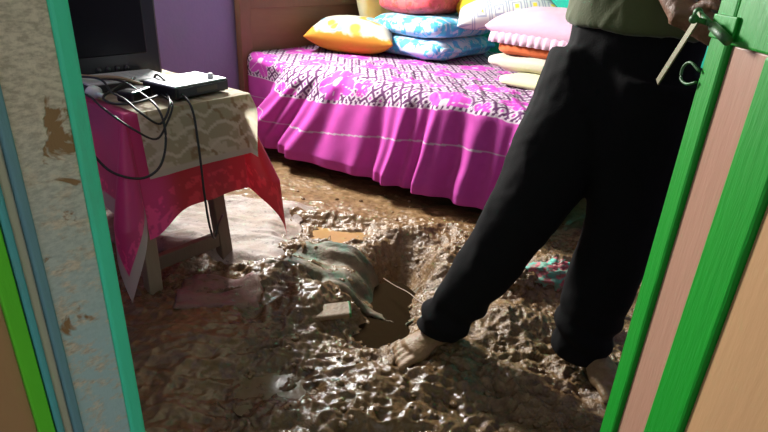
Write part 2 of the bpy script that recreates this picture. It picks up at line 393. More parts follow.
def puddle(name, cx, cy, rx, ry, rot, z, mat, label):
    n = 48; vs_ = []
    for k in range(n):
        t = 2 * math.pi * k / n; r = 1 + .18 * math.sin(2 * t + cx * 9) + .10 * math.sin(5 * t + 1)
        p, q = rx * r * math.cos(t), ry * r * math.sin(t); vs_.append((cx + p * math.cos(rot) - q * math.sin(rot), cy + p * math.sin(rot) + q * math.cos(rot), z))
    vs_ += [(v[0], v[1], z - .03) for v in vs_]
    fs = [tuple(range(n)), tuple(range(2 * n - 1, n - 1, -1))] + [(k, k + n, (k + 1) % n + n, (k + 1) % n) for k in range(n)]
    return tag(raw(name, vs_, fs, mat), label, 'puddle')
puddle('puddle', -.17, 2.27, .25, .12, -.15, -.030, M['water'], 'ochre muddy puddle beside the dirty white cloth on the floor')
puddle('puddle', -.26, 1.27, .20, .14, .2, -.036, M['brown_water'], 'brown glistening puddle nearest the doorway')
puddle('puddle', .00, 1.68, .20, .26, .0, -.092, M['hollow_dark'], 'near black flat patch in the hollow beside the foot')  # flat near-black sheet set low in the hollow

# ------------------------------------------------------------------ doorway: left jamb, door leaves
jm = room_empty('door_frame'); struct(jm, 'peeling whitewashed door frame with jade green inner edge'); jm['label'] = 'peeling whitewashed door frame with jade green inner edge'
def jbox(name, u0, u1, k0, k1, mat, z0=-.1, z1=2.08, bevel=.004):
    return box(name, (u0, WV0 - k1, z0), (u1, WV0 - k0, z1), M[mat], jm, bevel)
jbox('edge_moulding', JU - .075, JU + .004, -.008, .022, 'jade', bevel=.006)
jbox('jamb_board', JU - .05, JU - .002, .022, .110, 'whitewash', bevel=.002)
jbox('stop_bead', JU - .05, JU + .004, .108, .124, 'blue_trim')
jbox('outer_board', JU - .05, JU - .006, .124, .139, 'pale_trim')
jbox('outer_bead', JU - .05, JU + .0, .139, .151, 'aqua_trim')
jbox('edge_moulding', HU - .004, HU + .075, -.028, .022, 'jade', bevel=.006)
jbox('jamb_board', HU + .002, HU + .05, .022, .166, 'whitewash')
box('head_board', (JU - .05, WV0 - .166, 2.04), (HU + .05, WV0 + .02, 2.12), M['whitewash'], jm, .004)
# left leaf folded outward
ll = room_empty('door_2', JU - .004, WV0 - .153); struct(ll, 'lime green and beige door leaf folded outward at the left')
LW = .55
box('stile', (-.035, -.026, -.04), (0, 0, 2.03), M['lime'], ll, .003)
box('stile', (-.035, -LW, -.04), (0, -LW + .06, 2.03), M['lime'], ll, .003)
for z0, z1 in ((-.04, .08), (.95, 1.06), (1.93, 2.03)): box('rail', (-.034, -LW + .06, z0), (-.001, -.026, z1), M['lime'], ll, .003)
for z0, z1 in ((.08, .95), (1.06, 1.93)): box('panel', (-.026, -LW + .06, z0), (-.010, -.026, z1), M['beige_panel'], ll, .002)
# right leaf, opened inward: local x runs from the hinge to the free edge, y is towards the camera side
EX, EY = .516, .957; HX, HY = .485, .05
rl = empty('door_1', (HX, HY, 0), math.atan2(EY - HY, EX - HX)); struct(rl, 'green framed door leaf with dusty pink and tan panels, opened inward')
LL = math.hypot(EX - HX, EY - HY)
def leaf(name, d0, d1, z0, z1, y0, y1, mat, bevel=.004): return box(name, (LL - d1, y0, z0), (LL - d0, y1, z1), M[mat], rl, bevel)
leaf('stile', 0, .058, -.02, 2.03, -.036, 0, 'leaf_green', .006)
leaf('stile', LL - .07, LL, -.02, 2.03, -.036, 0, 'leaf_green', .006)
for z0, z1 in ((-.02, .06), (1.025, 1.17), (1.93, 2.03)): leaf('rail', .058, LL - .07, z0, z1, -.035, -.001, 'leaf_green')
for z0, z1 in ((.06, 1.025), (1.17, 1.93)):
    leaf('panel', .058, .160, z0, z1, -.028, -.009, 'pink_panel', .003)
    leaf('mullion', .160, .258, z0, z1, -.035, -.001, 'leaf_green', .006)
    leaf('panel', .258, .42, z0, z1, -.028, -.009, 'beige_panel', .003)
    leaf('mullion', .42, .52, z0, z1, -.035, -.001, 'leaf_green', .006)
    leaf('panel', .52, LL - .07, z0, z1, -.028, -.009, 'pink_panel', .003)
# slide bolt on the leaf (its own parts, children of the leaf)
M['bolt_green'] = paint('green_over_steel', (.02, .13, .03), (.04, .10, .04), (.10, .10, .08), .5, .4, 20, .3)
M['brass'] = plain('worn_brass', (.12, .11, .045), .5, .3)
def piece(name, geos, mat, parent=None, smooth=True):
    vs_, fs = [], []
    for v, f in geos:
        o_ = len(vs_); vs_ += list(v); fs += [tuple(i + o_ for i in q) for q in f]
    o = raw(name, vs_, fs, mat, parent, smooth); return o
bolt = piece('bolt', [cyl_geo((LL - .085, .014, 1.033), (LL - .030, .014, 1.048), .0075, 16), cyl_geo((LL - .032, .014, 1.047), (LL + .030, .014, 1.064), .0048, 14),
                      ball_geo((LL + .032, .014, 1.064), (.0075, .0075, .008)), cyl_geo((LL - .008, .014, 1.052), (LL - .008, .034, 1.056), .0045, 10), ball_geo((LL - .008, .036, 1.056), .0075, 10, 8)], M['bolt_green'], rl)
bolt['label'] = 'green painted slide bolt on the door edge'
box('bolt_plate', (LL - .075, -.001, 1.030), (LL - .004, .005, 1.066), M['leaf_green'], rl, .002)
h1 = np.array([LL + .012, .018, 1.062]); h2 = np.array([LL + .100, .022, .935])
hs = beam('hasp', h1, h2, .015, .003, M['brass'], rl, .001, up=(0, 1, 0)); hs['label'] = 'dangling brass hasp strip'
piece('staple', [tube_geo([(LL - .006, .004, .975), (LL + .018, .010, .985), (LL + .036, .012, .975), (LL + .034, .012, .955), (LL + .012, .010, .950), (LL - .006, .004, .957)], .0024, 8, 6)], M['bolt_green'], rl)

# ------------------------------------------------------------------ bed, mattress, bedspread
BL, BW, BZ = 2.06, 1.64, .525
M['bed_wood'] = wood('reddish_brown_plywood', (.22, .11, .055), (.16, .075, .04), 4, (1, .15, 1))
M['bed_post'] = wood('dark_brown_bed_post', (.20, .095, .05), (.14, .065, .035), 5)
bed = room_empty('bed'); tag(bed, 'brown wooden bed with panelled headboard against the purple wall', 'bed')
for v0, v1 in ((-.035, .05), (BW - .05, BW + .035)): box('post', (-.055, v0, -.03), (.0, v1, 1.22), M['bed_post'], bed, .006)
for z0, z1 in ((.30, .40), (.80, .86), (1.12, 1.19)): box('headboard_rail', (-.050, .05, z0), (-.006, BW - .05, z1), M['bed_post'], bed, .004)
for z0, z1 in ((.40, .80), (.86, 1.12)): box('headboard_panel', (-.038, .05, z0), (-.018, BW - .05, z1), M['bed_wood'], bed, .002)
for v0 in (.02, BW - .05): box('side_rail', (0, v0, .22), (BL - .03, v0 + .03, .32), M['bed_post'], bed, .004)
for v0 in (.02, BW - .09): box('leg', (BL - .10, v0, -.03), (BL - .03, v0 + .07, .32), M['bed_post'], bed, .004)
box('foot_rail', (BL - .09, .09, .22), (BL - .04, BW - .09, .32), M['bed_post'], bed, .004)
for k in range(9): box('slat', (.08 + k * .22, .05, .285), (.18 + k * .22, BW - .05, .305), M['bed_wood'], bed, .002)
mt = box('mattress', (.02, .02, .308), (BL - .03, BW - .03, BZ - .022), cloth('mattress_ticking', (.5, .45, .42)), None, .05); mt.matrix_world = ROOM
tag(mt, 'mattress hidden under the purple bedspread', 'mattress')

def bedspread():
    ds = .0052
    s = np.arange(0.0, BL + .44, ds); t = np.arange(-.50, BW - .02, ds)     # t < 0 hangs down the front
    S, Tt = np.meshgrid(s, t, indexing='ij')
    d = np.maximum(-Tt, 0); e = np.maximum(S - BL, 0)
    x = np.minimum(S, BL); y = np.maximum(Tt, 0)
    # wrinkles on the top
    w = .010 * fbm(S * 3 + 3, Tt * 3, 3) + .014 * fbm((S + .7 * Tt) * 9, (Tt - .5 * S) * 3, 3, True) * sstep(.7, .1, np.abs(Tt - .15)) * sstep(.2, .7, S)
    w = w + .02 * np.exp(-((S - .0) / .2) ** 2)
    # fall of the front, rounded at the edge
    r = .06; arc = r * math.pi / 2
    def fall(a): # down, out
        dn = np.where(a < arc, r * (1 - np.cos(np.minimum(a, arc) / r)), r + a - arc); out = np.where(a < arc, r * np.sin(np.minimum(a, arc) / r), r)
        return dn, out - r
    dn, out = fall(d); dn2, out2 = fall(e)
    fr = np.clip(d / .45, 0, 1)
    ph = S + .22 * fr * sstep(1.1, .45, S) + .035 * fbm(S * 2.3, fr * 1.5, 2)
    fold = np.exp(-((ph - .60) / .07) ** 2) * 1.0 + np.exp(-((ph - .86) / .08) ** 2) * .8 + np.exp(-((ph - 1.06) / .09) ** 2) * .45 + np.exp(-((ph - 1.33) / .065) ** 2) * .75 + np.exp(-((ph - 1.55) / .07) ** 2) * .9 + np.exp(-((ph - 1.79) / .08) ** 2) * .6 + np.exp(-((ph - 1.99) / .05) ** 2) * .6 + .16 * np.sin(ph * 58 + 2 * np.sin(ph * 9))
    recess = sstep(.36, .50, ph)
    o = recess * (.015 * sstep(0, .06, d) + .13 * fr * sstep(2.0, .7, S) + .04 * fr) + .10 * fold * (fr ** .8) * recess + .008 * np.sin(S * 30) * fr * (1 - recess)
    X = x * (BL - r) / BL + out2 + r + .03 * np.clip(e / .4, 0, 1) + (e > 0) * .012 * np.sin(Tt * 25) * np.clip(e / .4, 0, 1)
    Y = y - out * 1.0 - r * 0 - o
    Y = np.where(d > 0, -out - o, r + y * (BW - .02 - r) / (BW - .02))
    down = np.where((d > 0) & (e > 0), np.maximum(dn, dn2), dn + dn2)
    down = np.where(d > 0, down * (1 - .035 * fold * recess * fr), down)
    down = down * np.where(S < .45, 1.0 - .20 * sstep(.45, .30, S), 1.0)
    top = np.where((d > 0) | (e > 0), 0, 1)
    Z = BZ + w * np.clip(1 - dn / .2, 0, 1) - down
    Z = np.maximum(Z, .012 + .01 * fold)
    # --- printed pattern
    mag = np.array([.37, .050, .265]); dark = np.array([.085, .025, .085]); white = np.array([.47, .39, .45]); pk = np.array([.42, .05, .33])
    g = .062; a = (S + Tt * .9) / g; b = (S - Tt * .9) / g
    ca = a - np.floor(a) - .5; cb = b - np.floor(b) - .5; dot = np.maximum(np.abs(ca), np.abs(cb))
    odd = ((np.floor(a) + np.floor(b)) % 2) > .5
    c = np.where(((dot > .17) & (dot < .345))[..., None], white, dark); c = np.where(((dot < .15) & odd)[..., None], pk, c)
    def flowers(cell, ox, oy, R0, seed):
        qx = (S + ox) / cell; qy = (Tt + oy + .5 * cell * (np.floor(qx) % 2)) / cell; ix = np.floor(qx); iy = np.floor(qy)
        h1_ = np.mod(np.sin(ix * 12.9 + iy * 78.2 + seed) * 43758.5, 1); px = (qx - ix - .5) * cell - (h1_ - .5) * .05; py = (qy - iy - .5) * cell
        rr = np.hypot(px, py); th = np.arctan2(py, px) + h1_ * 6.28
        pet = R0 * (.55 + .45 * np.abs(np.cos(2.5 * th))); inside = rr < pet; line = inside & ((rr > pet - .006) | (np.abs(np.sin(2.5 * th)) < .05)); core = rr < R0 * .16
        return inside, line, core
    for cell, ox, oy, R0, sd in ((.36, .06, .60, .135, 1.0), (.36, .24, .42, .06, 4.0)):
        i_, l_, k_ = flowers(cell, ox, oy, R0, sd); c = np.where(i_[..., None], pk, c); c = np.where(l_[..., None], white * .95, c); c = np.where(k_[..., None], white, c)
    lim = np.where(S < .5, .19, .19 - .12 * sstep(.5, 1.9, S))
    bd = d - lim
    c = np.where((bd > -.016)[..., None], np.where((np.mod(S / .03, 1) < .5)[..., None] & (bd < -.003)[..., None], dark, white), c)
    c = np.where((bd > 0)[..., None], mag * (1 + .06 * fbm(S * 30, Tt * 30, 2))[..., None], c)
    ln = np.abs(bd - .155 - .0 * S); c = np.where((ln < .0035)[..., None], white * .8, c)
    o_ = grid_mesh('bedspread', X, Y, Z, attr_cloth('magenta_lattice_flower_bedspread', .85, .2, 0, 0, 0, .12), None, c, True, None, .004)
    o_.matrix_world = ROOM
    return tag(o_, 'magenta bedspread with white lattice and flower print hanging over the bed', 'bedspread')
bedspread()

# ------------------------------------------------------------------ pillows and folded bedding
def pillow_mesh(name, L, Wd, Hh, mat, seed=0, flat=.5, ear=.10, n=44, sag=.0):
    a = np.linspace(-1, 1, n); A, Bb = np.meshgrid(a, a, indexing='ij')
    A = np.sign(A) * np.abs(A) ** .8; Bb = np.sign(Bb) * np.abs(Bb) ** .8
    pin = 1 - ear * (1 - np.abs(A) ** 2) * 0; x = L / 2 * A * (1 - ear * (1 - Bb ** 2) * np.abs(A) ** 3); y = Wd / 2 * Bb * (1 - ear * (1 - A ** 2) * np.abs(Bb) ** 3)
    prof = np.clip((1 - np.abs(A) ** 2.6) * (1 - np.abs(Bb) ** 2.6), 0, 1) ** flat
    wr = .07 * fbm(A * 3 + seed, Bb * 3, 3) * prof
    vs_, fs = [], []
    top = Hh / 2 * (prof + wr); bot = -Hh / 2 * prof * (1 - sag)
    idx = {}
    for lay, z in ((0, top), (1, bot)):
        for i in range(n):
            for j in range(n):
                if lay and (i in (0, n - 1) or j in (0, n - 1)): idx[lay, i, j] = idx[0, i, j]; continue
                idx[lay, i, j] = len(vs_); vs_.append((x[i, j], y[i, j], z[i, j]))
        for i in range(n - 1):
            for j in range(n - 1):
                q = (idx[lay, i, j], idx[lay, i + 1, j], idx[lay, i + 1, j + 1], idx[lay, i, j + 1]); fs.append(q if not lay else q[::-1])
    o = raw(name, vs_, fs, mat, None, True); return o
def slab_geo(L, Wd, Hh, seed, p=.35, n=26, m=40, amp=.008):
    """soft rounded slab, folded cloth layer; p small = squarer"""
    vs_, fs = [], []
    sg = lambda c, e: math.copysign(abs(c) ** e, c)
    for i in range(n + 1):
        ph = -math.pi / 2 + math.pi * i / n
        for j in range(m):
            th = 2 * math.pi * j / m
            x = L / 2 * sg(math.cos(ph), .42) * sg(math.cos(th), p); y = Wd / 2 * sg(math.cos(ph), .42) * sg(math.sin(th), p); z = Hh / 2 * sg(math.sin(ph), .75)
            vs_.append([x, y, z])
    va = np.array(vs_); va[:, 2] += amp * fbm(va[:, 0] * 9 + seed, va[:, 1] * 9, 3) * 1.2; va[:, 1] += amp * fbm(va[:, 0] * 14 + seed, va[:, 2] * 14, 2); va[:, 0] += amp * fbm(va[:, 1] * 14 + seed, va[:, 2] * 14, 2)
    for i in range(n):
        for j in range(m):
            k = (j + 1) % m; fs.append((i * m + j, i * m + k, (i + 1) * m + k, (i + 1) * m + j))
    return [tuple(v) for v in va], fs
def shift(geo, d):
    return [np.array(v) + np.array(d) for v in geo[0]], geo[1]

def tie_dye(name, orange_low=True):
    t = NT(name); sep = t.n('ShaderNodeSeparateXYZ'); t.l(t.co(), sep.inputs[0])
    vo = t.n('ShaderNodeTexVoronoi'); vo.inputs['Scale'].default_value = 7; t.l(t.co(), vo.inputs['Vector'])
    spots = t.ramp(vo.outputs['Distance'], [(.30, (1, 1, 1)), (.42, (0, 0, 0))])
    hue = t.ramp(t.noise(7, 1), [(.47, (.18, .36, .44)), (.53, (.46, .28, .03))])
    c = t.mix(spots, (.48, .45, .37), hue)
    if orange_low:
        nz = t.math('ADD', sep.outputs[2], t.math('MULTIPLY', t.math('SUBTRACT', t.noise(11, 2), .5), .10))
        low = t.ramp(t.math('MULTIPLY', t.math('ADD', nz, .2), 2.5), [(.57, (1, 1, 1)), (.61, (0, 0, 0))]); c = t.mix(low, c, (.50, .205, .01))
    else:
        st = t.ramp(t.noise(6, 2, .5, t.mapped((1, .3, 1))), [(.46, (.60, .38, .03)), (.60, (.60, .54, .34))]); c = t.mix(.75, c, st)
    t.color(c); t.rough(.8); t.bump(t.noise(120, 2), .2, .002); return t.m
def at_room(o, u, v, z, rot=(0, 0, 0)):
    from mathutils import Euler
    o.matrix_world = Matrix.Translation(P(u, v, z)) @ Matrix.Rotation(-ANG, 4, 'Z') @ Euler(rot).to_matrix().to_4x4(); return o
p1 = pillow_mesh('pillow', .60, .42, .23, tie_dye('orange_tie_dye_cotton'), 1, .55, .08)
at_room(p1, .29, .68, BZ + .115, (math.radians(4), math.radians(2), ANG + math.radians(-6))); tag(p1, 'orange pillow with pale blue spotted top lying on the bedspread', 'pillow')
p2 = pillow_mesh('pillow', .46, .40, .17, tie_dye('yellow_tie_dye_cotton', False), 5, .5, .08)
at_room(p2, .17, 1.12, BZ + .215, (math.radians(70), 0, math.radians(90))); tag(p2, 'mustard yellow pillow leaning upright between headboard and blue quilt', 'pillow')

def floral(name, base, c1, c2, scale=12):
    t = NT(name); v1 = t.noise(scale, 2, .5, None, 1.0); v2 = t.noise(scale * 2.2, 2, .5, None, .5)
    c = t.mix(t.ramp(v1, [(.50, (0, 0, 0)), (.56, (1, 1, 1))]), base, c1)
    c = t.mix(t.math('MULTIPLY', t.ramp(v2, [(.56, (0, 0, 0)), (.60, (1, 1, 1))]), .9), c, c2)
    t.color(c); t.rough(.8); t.bump(t.noise(18, 4, .6), .35, .012); t.set(Sheen_Weight=.1); return t.m
M['blue_quilt'] = floral('white_quilt_with_blue_flowers', (.42, .50, .64), (.06, .30, .58), (.02, .42, .62), 11)
q = room_empty('folded_quilt', .66, 1.12, BZ); tag(q, 'thick white quilt with blue flower print folded in two layers', 'quilt')
raw('fold', *shift(slab_geo(.60, .74, .145, 3, .30), (0, 0, .070)), M['blue_quilt'], q, True)
raw('fold', *shift(slab_geo(.60, .74, .140, 8, .30), (-.012, .01, .200)), M['blue_quilt'], q, True)
cable('fold_seam', [(.285, -.33, .085), (.30, -.1, .070), (.30, .15, .075), (.29, .33, .07)], .018, M['blue_quilt'], q)
M['red_blanket'] = floral('coral_red_blanket', (.55, .05, .07), (.62, .09, .09), (.40, .05, .03), 14)
b = empty('tmp'); bpy.data.objects.remove(b)
rb = piece('blanket', [shift(slab_geo(.48, .55, .15, 13, .4, amp=.018), (0, 0, .075)), shift(slab_geo(.34, .5, .09, 17, .4, amp=.02), (.01, .02, .16))], M['red_blanket'])
at_room(rb, .56, 1.10, BZ + .268, (0, 0, .05)); tag(rb, 'coral red crumpled blanket on top of the blue flowered quilt', 'blanket')
def maze(name):
    t = NT(name); m = t.n('ShaderNodeTexChecker'); m.inputs['Scale'].default_value = 11; t.l(t.co(), m.inputs['Vector'])
    sep = t.n('ShaderNodeSeparateXYZ'); t.l(t.co(), sep.inputs[0])
    def cell(sock): return t.math('ABSOLUTE', t.math('SUBTRACT', t.math('FRACT', t.math('MULTIPLY', sock, 9.0)), .5))
    d = t.math('MAXIMUM', cell(sep.outputs[0]), cell(sep.outputs[1]))
    ring = t.math('LESS_THAN', t.math('FRACT', t.math('MULTIPLY', d, 5.0)), .36)
    c = t.mix(ring, (.50, .52, .50), (.27, .29, .37)); core = t.math('MULTIPLY', t.math('LESS_THAN', d, .11), t.math('GREATER_THAN', t.noise(5, 1), .5)); c = t.mix(core, c, (.70, .56, .05))
    end = t.ramp(t.math('ADD', t.math('MULTIPLY', sep.outputs[0], 1.0), t.math('MULTIPLY', sep.outputs[1], .6)), [(.0, (0, 0, 0)), (.01, (0, 0, 0))])
    yel = t.math('MULTIPLY', t.math('LESS_THAN', sep.outputs[0], -.12), t.math('GREATER_THAN', sep.outputs[1], -.02)); c = t.mix(yel, c, (.75, .52, .02))
    t.color(c); t.rough(.8); t.bump(t.noise(90, 2), .2, .002); return t.m
p3 = pillow_mesh('pillow', .66, .44, .19, maze('grey_square_spiral_print'), 9, .5, .08)
at_room(p3, 1.10, 1.26, BZ + .335, (math.radians(14), math.radians(-10), ANG - math.radians(2))); tag(p3, 'white pillow with grey square spiral print and yellow end beside red blanket', 'pillow')

M['pink_towel'] = cloth('pale_pink_quilted_cotton', (.52, .34, .43), (.47, .30, .40), 6, .9, .5, .1, 45)
M['orange_towel'] = cloth('burnt_orange_terry', (.55, .12, .035), (.46, .09, .02), 20, .95, .6, .1, 130)
M['cream_towel'] = cloth('cream_cotton', (.52, .46, .36), (.48, .40, .33), 6, .9, .4, .1, 60)
M['lime_towel'] = cloth('pale_yellow_green_cotton', (.54, .56, .30), (.50, .50, .30), 6, .9, .4, .1, 60)
def pile_item(name, L, Wd, Hh, seed, mat, u, v, z, label, cat, rot=0.0, tilt=0.0, amp=.008):
    o = raw(name, *slab_geo(L, Wd, Hh, seed, .28, amp=amp), mat, None, True); at_room(o, u, v, z + Hh / 2, (0, tilt, rot)); return tag(o, label, cat)
pile_item('folded_cloth', .44, .36, .06, 21, M['lime_towel'], 1.74, .64, BZ + .004, 'pale yellow green folded cloth at the bottom of the pile', 'cloth', -.05)
pile_item('folded_cloth', .54, .46, .085, 25, M['cream_towel'], 1.60, .87, BZ + .050, 'cream folded cloth under the orange towel', 'cloth', .02, .0, .012)
pile_item('folded_towel', .48, .46, .085, 29, M['orange_towel'], 1.60, .92, BZ + .128, 'burnt orange folded towel between pink and cream bedding', 'towel', .05)
p4 = pillow_mesh('pillow', .62, .52, .20, M['pink_towel'], 33, .42, .04); at_room(p4, 1.60, .94, BZ + .285, (math.radians(3), math.radians(1), .0)); tag(p4, 'pale pink frilled pillow on top of the folded towels', 'pillow')
n = 40; fv, ff = [], []
for k in range(n + 1):
    x = -.27 + .54 * k / n; w = .008 * math.sin(k * 1.9)
    fv += [(x, -.235 + w * .3, -.012), (x, -.262 + w, -.050), (x, -.270 + w, -.078)]
for k in range(n):
    for j in range(2): ff.append((k * 3 + j, k * 3 + 3 + j, k * 3 + 4 + j, k * 3 + 1 + j))
fr_ = raw('frill', fv, ff, M['pink_towel'], p4, True); fr_.modifiers.new('t', 'SOLIDIFY').thickness = .003
# blue basin on the floor past the foot of the bed
M['blue_plastic'] = plain('blue_plastic', (.02, .22, .60), .3)
prof = [(.0, .0), (.13, .0), (.135, .01), (.17, .15), (.185, .155), (.185, .163), (.166, .160), (.128, .014), (0, .012)]
sg = 36; bv = [(r * math.cos(2 * math.pi * k / sg), r * math.sin(2 * math.pi * k / sg), z) for r, z in prof for k in range(sg)]
bf = [(i * sg + k, i * sg + (k + 1) % sg, (i + 1) * sg + (k + 1) % sg, (i + 1) * sg + k) for i in range(len(prof) - 1) for k in range(sg)]
bs = raw('basin', bv, bf, M['blue_plastic'], None, True); bp = P(2.34, .32); bs.location = (bp[0], bp[1], float(mudz(bp[0], bp[1]))); tag(bs, 'blue plastic basin on the floor behind the standing person', 'basin')

# ------------------------------------------------------------------ table with cloths
TU0, TU1, TV0, TV1, TZ = .50, 1.27, -1.46, -1.05, .65
M['table_wood'] = wood('old_grey_brown_wood', (.16, .11, .075), (.09, .06, .04), 6)
M['pale_wood'] = wood('pale_weathered_wood', (.34, .27, .19), (.24, .18, .12), 6)
tb = room_empty('table'); tag(tb, 'small old wooden table draped with red and lace cloths', 'table')
box('table_top', (TU0, TV0, TZ - .03), (TU1, TV1, TZ - .006), M['table_wood'], tb, .004)
LEG = {}
for u_, ub in ((TU1 - .11, TU1 - .045), (TU0 + .09, TU0 + .03)):
    for v_, vb in ((TV0 + .07, TV0 + .035), (TV1 - .07, TV1 - .055)):
        pb = P(ub, vb); zb = float(mudz(pb[0], pb[1])) - .03
        beam('leg', (u_, v_, TZ - .03), (ub, vb, zb), .052, .044, M['pale_wood'] if (u_ > .9 and v_ < -1.2) else M['table_wood'], tb, .004); LEG[u_ > .9, v_ < -1.2] = (ub, vb)
for a_, b_ in (((True, True), (True, False)), ((False, True), (False, False))):
    beam('stretcher', (LEG[a_][0] - .01, LEG[a_][1], .075), (LEG[b_][0] - .01, LEG[b_][1], .075), .03, .055, M['table_wood'], tb)
for v_ in (TV0 + .05, TV1 - .05): beam('apron', (TU0 + .06, v_, TZ - .07), (TU1 - .08, v_, TZ - .07), .02, .07, M['table_wood'], tb)

def drape(name, u0, u1, v0, v1, over, z, mat, colf, hem=None, amp=.02, rr=.012, thick=0.0, seed=0, cflare=.11, side_dip=0.0):
    """cloth on a rectangular top; over = overhang on (u-, u+, v-, v+)"""
    st = .006; s = np.arange(u0 - over[0], u1 + over[1] + st, st); t = np.arange(v0 - over[2], v1 + over[3] + st, st)
    S, Tt = np.meshgrid(s, t, indexing='ij')
    du = np.where(S > u1, S - u1, np.where(S < u0, S - u0, 0)); dv = np.where(Tt > v1, Tt - v1, np.where(Tt < v0, Tt - v0, 0))
    r = np.hypot(du, dv); ph = np.arctan2(dv, du)
    cx = np.clip(S, u0, u1); cy = np.clip(Tt, v0, v1)
    corner = (np.abs(du) > 0) & (np.abs(dv) > 0)
    per = np.where(np.abs(du) > 0, Tt, S) * 1.0
    wav = np.sin(per * 26 + seed + 1.5 * np.sin(per * 7 + seed)) * .6 + .5 * fbm(S * 5 + seed, Tt * 5, 2)
    cfold = np.where(corner, np.abs(np.sin(2 * ph)) ** 1.5, 0)                  # corner fold sticks out
    fr_ = np.clip(r / .3, 0, 1)
    o = rr * np.clip(r / .02, 0, 1) + amp * fr_ * (wav * (1 - cfold) + .5) + .10 * r * 1 + cfold * cflare * fr_
    dr = np.where(r > 0, 1.0, 0); ux = np.where(r > 0, du / np.maximum(r, 1e-6), 0); uy = np.where(r > 0, dv / np.maximum(r, 1e-6), 0)
    X = cx + ux * o * dr; Y = cy + uy * o * dr
    drop = np.maximum(r - rr, 0) * (.985 + .16 * cfold)
    near = np.exp(-((Tt - v0) / .10) ** 2) * (du > 0) * (dv == 0) * side_dip; drop = drop * (1 + .22 * near + .02 * side_dip * corner * (dv < 0) * (1 - cfold * .5))
    Z = z - drop + .0012 * fbm(S * 20, Tt * 20, 2)
    c = colf(S, Tt, du, dv, r, over)
    ob = grid_mesh(name, X, Y, Z, mat, None, c, True, hem(S, Tt, du, dv, r) if hem else None, thick); ob.matrix_world = ROOM
    return ob
def red_col(S, Tt, du, dv, r, over):
    red = np.array([.52, .02, .05]); pink = np.array([.72, .05, .26])
    k = sstep(-.02, .05, -dv) * (np.abs(dv) > 0); k = np.maximum(k, sstep(TV0 + .15, TV0 + .05, Tt))
    c = red * (1 - k[..., None]) + pink * k[..., None]
    edge = np.minimum(over[1] - du, np.where(dv < 0, over[2] + dv, 1))
    fl_ = (fbm(S * 45, Tt * 45, 3) > .12) & (edge < .10); c = np.where(fl_[..., None], c * 1.35 + .02, c)
    wh = (dv < 0) & (edge < .055) & (k > .5); c = np.where(wh[..., None], np.array([.55, .50, .50]), c)
    return c
rc = drape('tablecloth', TU0, TU1, TV0, TV1, (.25, .36, .36, .36), TZ + .0, attr_cloth('red_and_pink_satin_tablecloth', .32, .25, .15, .1, .4), red_col, None, .010, .010, seed=2.0, side_dip=1.0)
tag(rc, 'shiny red and pink tablecloth hanging in pointed corners off the table', 'tablecloth')
def lace_col(S, Tt, du, dv, r, over):
    base = np.array([.48, .44, .29]); pale = np.array([.66, .62, .47]); br = np.array([.36, .27, .15])
    g = fbm(S * 26, Tt * 26, 3); vine = np.abs(fbm(S * 9 + 3, Tt * 9, 2)) < .06
    c = np.where((g > .1)[..., None], pale, base); c = np.where(vine[..., None], br, c)
    sc = np.abs(np.sin(Tt * 26)) * .03; dd = over[1] - du
    for b_ in (.045, .105, .16): c = np.where((np.abs(dd - b_ - sc) < .006)[..., None], np.array([.74, .70, .56]), c)
    c = np.where((dd < .022)[..., None], np.array([.60, .57, .47]), c)
    return c
lc = drape('lace_cloth', TU0 + .05, TU1 + .006, TV0 + .02, TV1 + .005, (0, .245, .0, .05), TZ + .006, attr_cloth('olive_cream_lace', .8, .5, .2, 0, .45), lace_col, None, .008, .034, seed=5.0)
tag(lc, 'olive cream lace runner laid over the red tablecloth', 'cloth')
TT = TZ + .011                                                        # height of things on the table

# ------------------------------------------------------------------ things on the table
M['black_plastic'] = plain('black_plastic', (.012, .012, .014), .32)
M['screen'] = plain('dark_glass', (.006, .006, .008), .3)
M['screen'].node_tree.nodes['Principled BSDF'].inputs['Specular IOR Level'].default_value = .15
M['dark_grey'] = plain('dark_grey_plastic', (.035, .035, .038), .45)
M['silver'] = plain('pale_grey_lid', (.55, .60, .62), .3, .2)
M['white_plastic'] = plain('white_plastic', (.62, .64, .64), .35)
M['black_rubber'] = plain('black_cable_rubber', (.010, .010, .011), .45)
tv = room_empty('television', .50, -1.53, TT); tag(tv, 'bulky black television at the back of the table', 'television')
box('casing', (.0, .0, .012), (.33, .44, .46), M['black_plastic'], tv, .018)
box('bezel', (.325, -.012, .005), (.362, .452, .475), M['black_plastic'], tv, .01)
box('screen', (.355, .045, .09), (.366, .395, .43), M['screen'], tv, .006)
box('speaker_grille', (.355, .012, .10), (.367, .034, .42), M['dark_grey'], tv, .002)
for k in range(4): piece('button', [cyl_geo((.360, .20 + k * .035, .045), (.369, .20 + k * .035, .045), .008, 14)], M['dark_grey'], tv)
sb = room_empty('set_top_box', 1.175, -1.175, TT); sb.rotation_euler[2] = -ANG + .12; tag(sb, 'black set top box with pale lid on the lace cloth', 'electronics')
box('case', (-.085, -.115, .004), (.085, .115, .042), M['black_plastic'], sb, .004)
box('lid', (-.083, -.113, .041), (.080, .113, .046), M['silver'], sb, .002)
for k in range(9): box('vent_slot', (-.055, -.085 + k * .012, .0455), (.0, -.080 + k * .012, .0466), M['dark_grey'], sb, 0)
piece('knob', [cyl_geo((.045, .07, .045), (.045, .07, .062), .012, 16, .009)], M['white_plastic'], sb)
box('front_panel', (.084, -.105, .010), (.0875, .105, .038), M['dark_grey'], sb, .001)
box('display_window', (.0870, -.03, .016), (.0885, .06, .032), plain('smoky_panel', (.10, .085, .06), .3), sb, .001)
for a_ in (-.07, .07):
    for b_ in (-.1, .1): piece('foot', [cyl_geo((a_, b_, .0), (a_, b_, .006), .008, 10)], M['black_rubber'], sb)
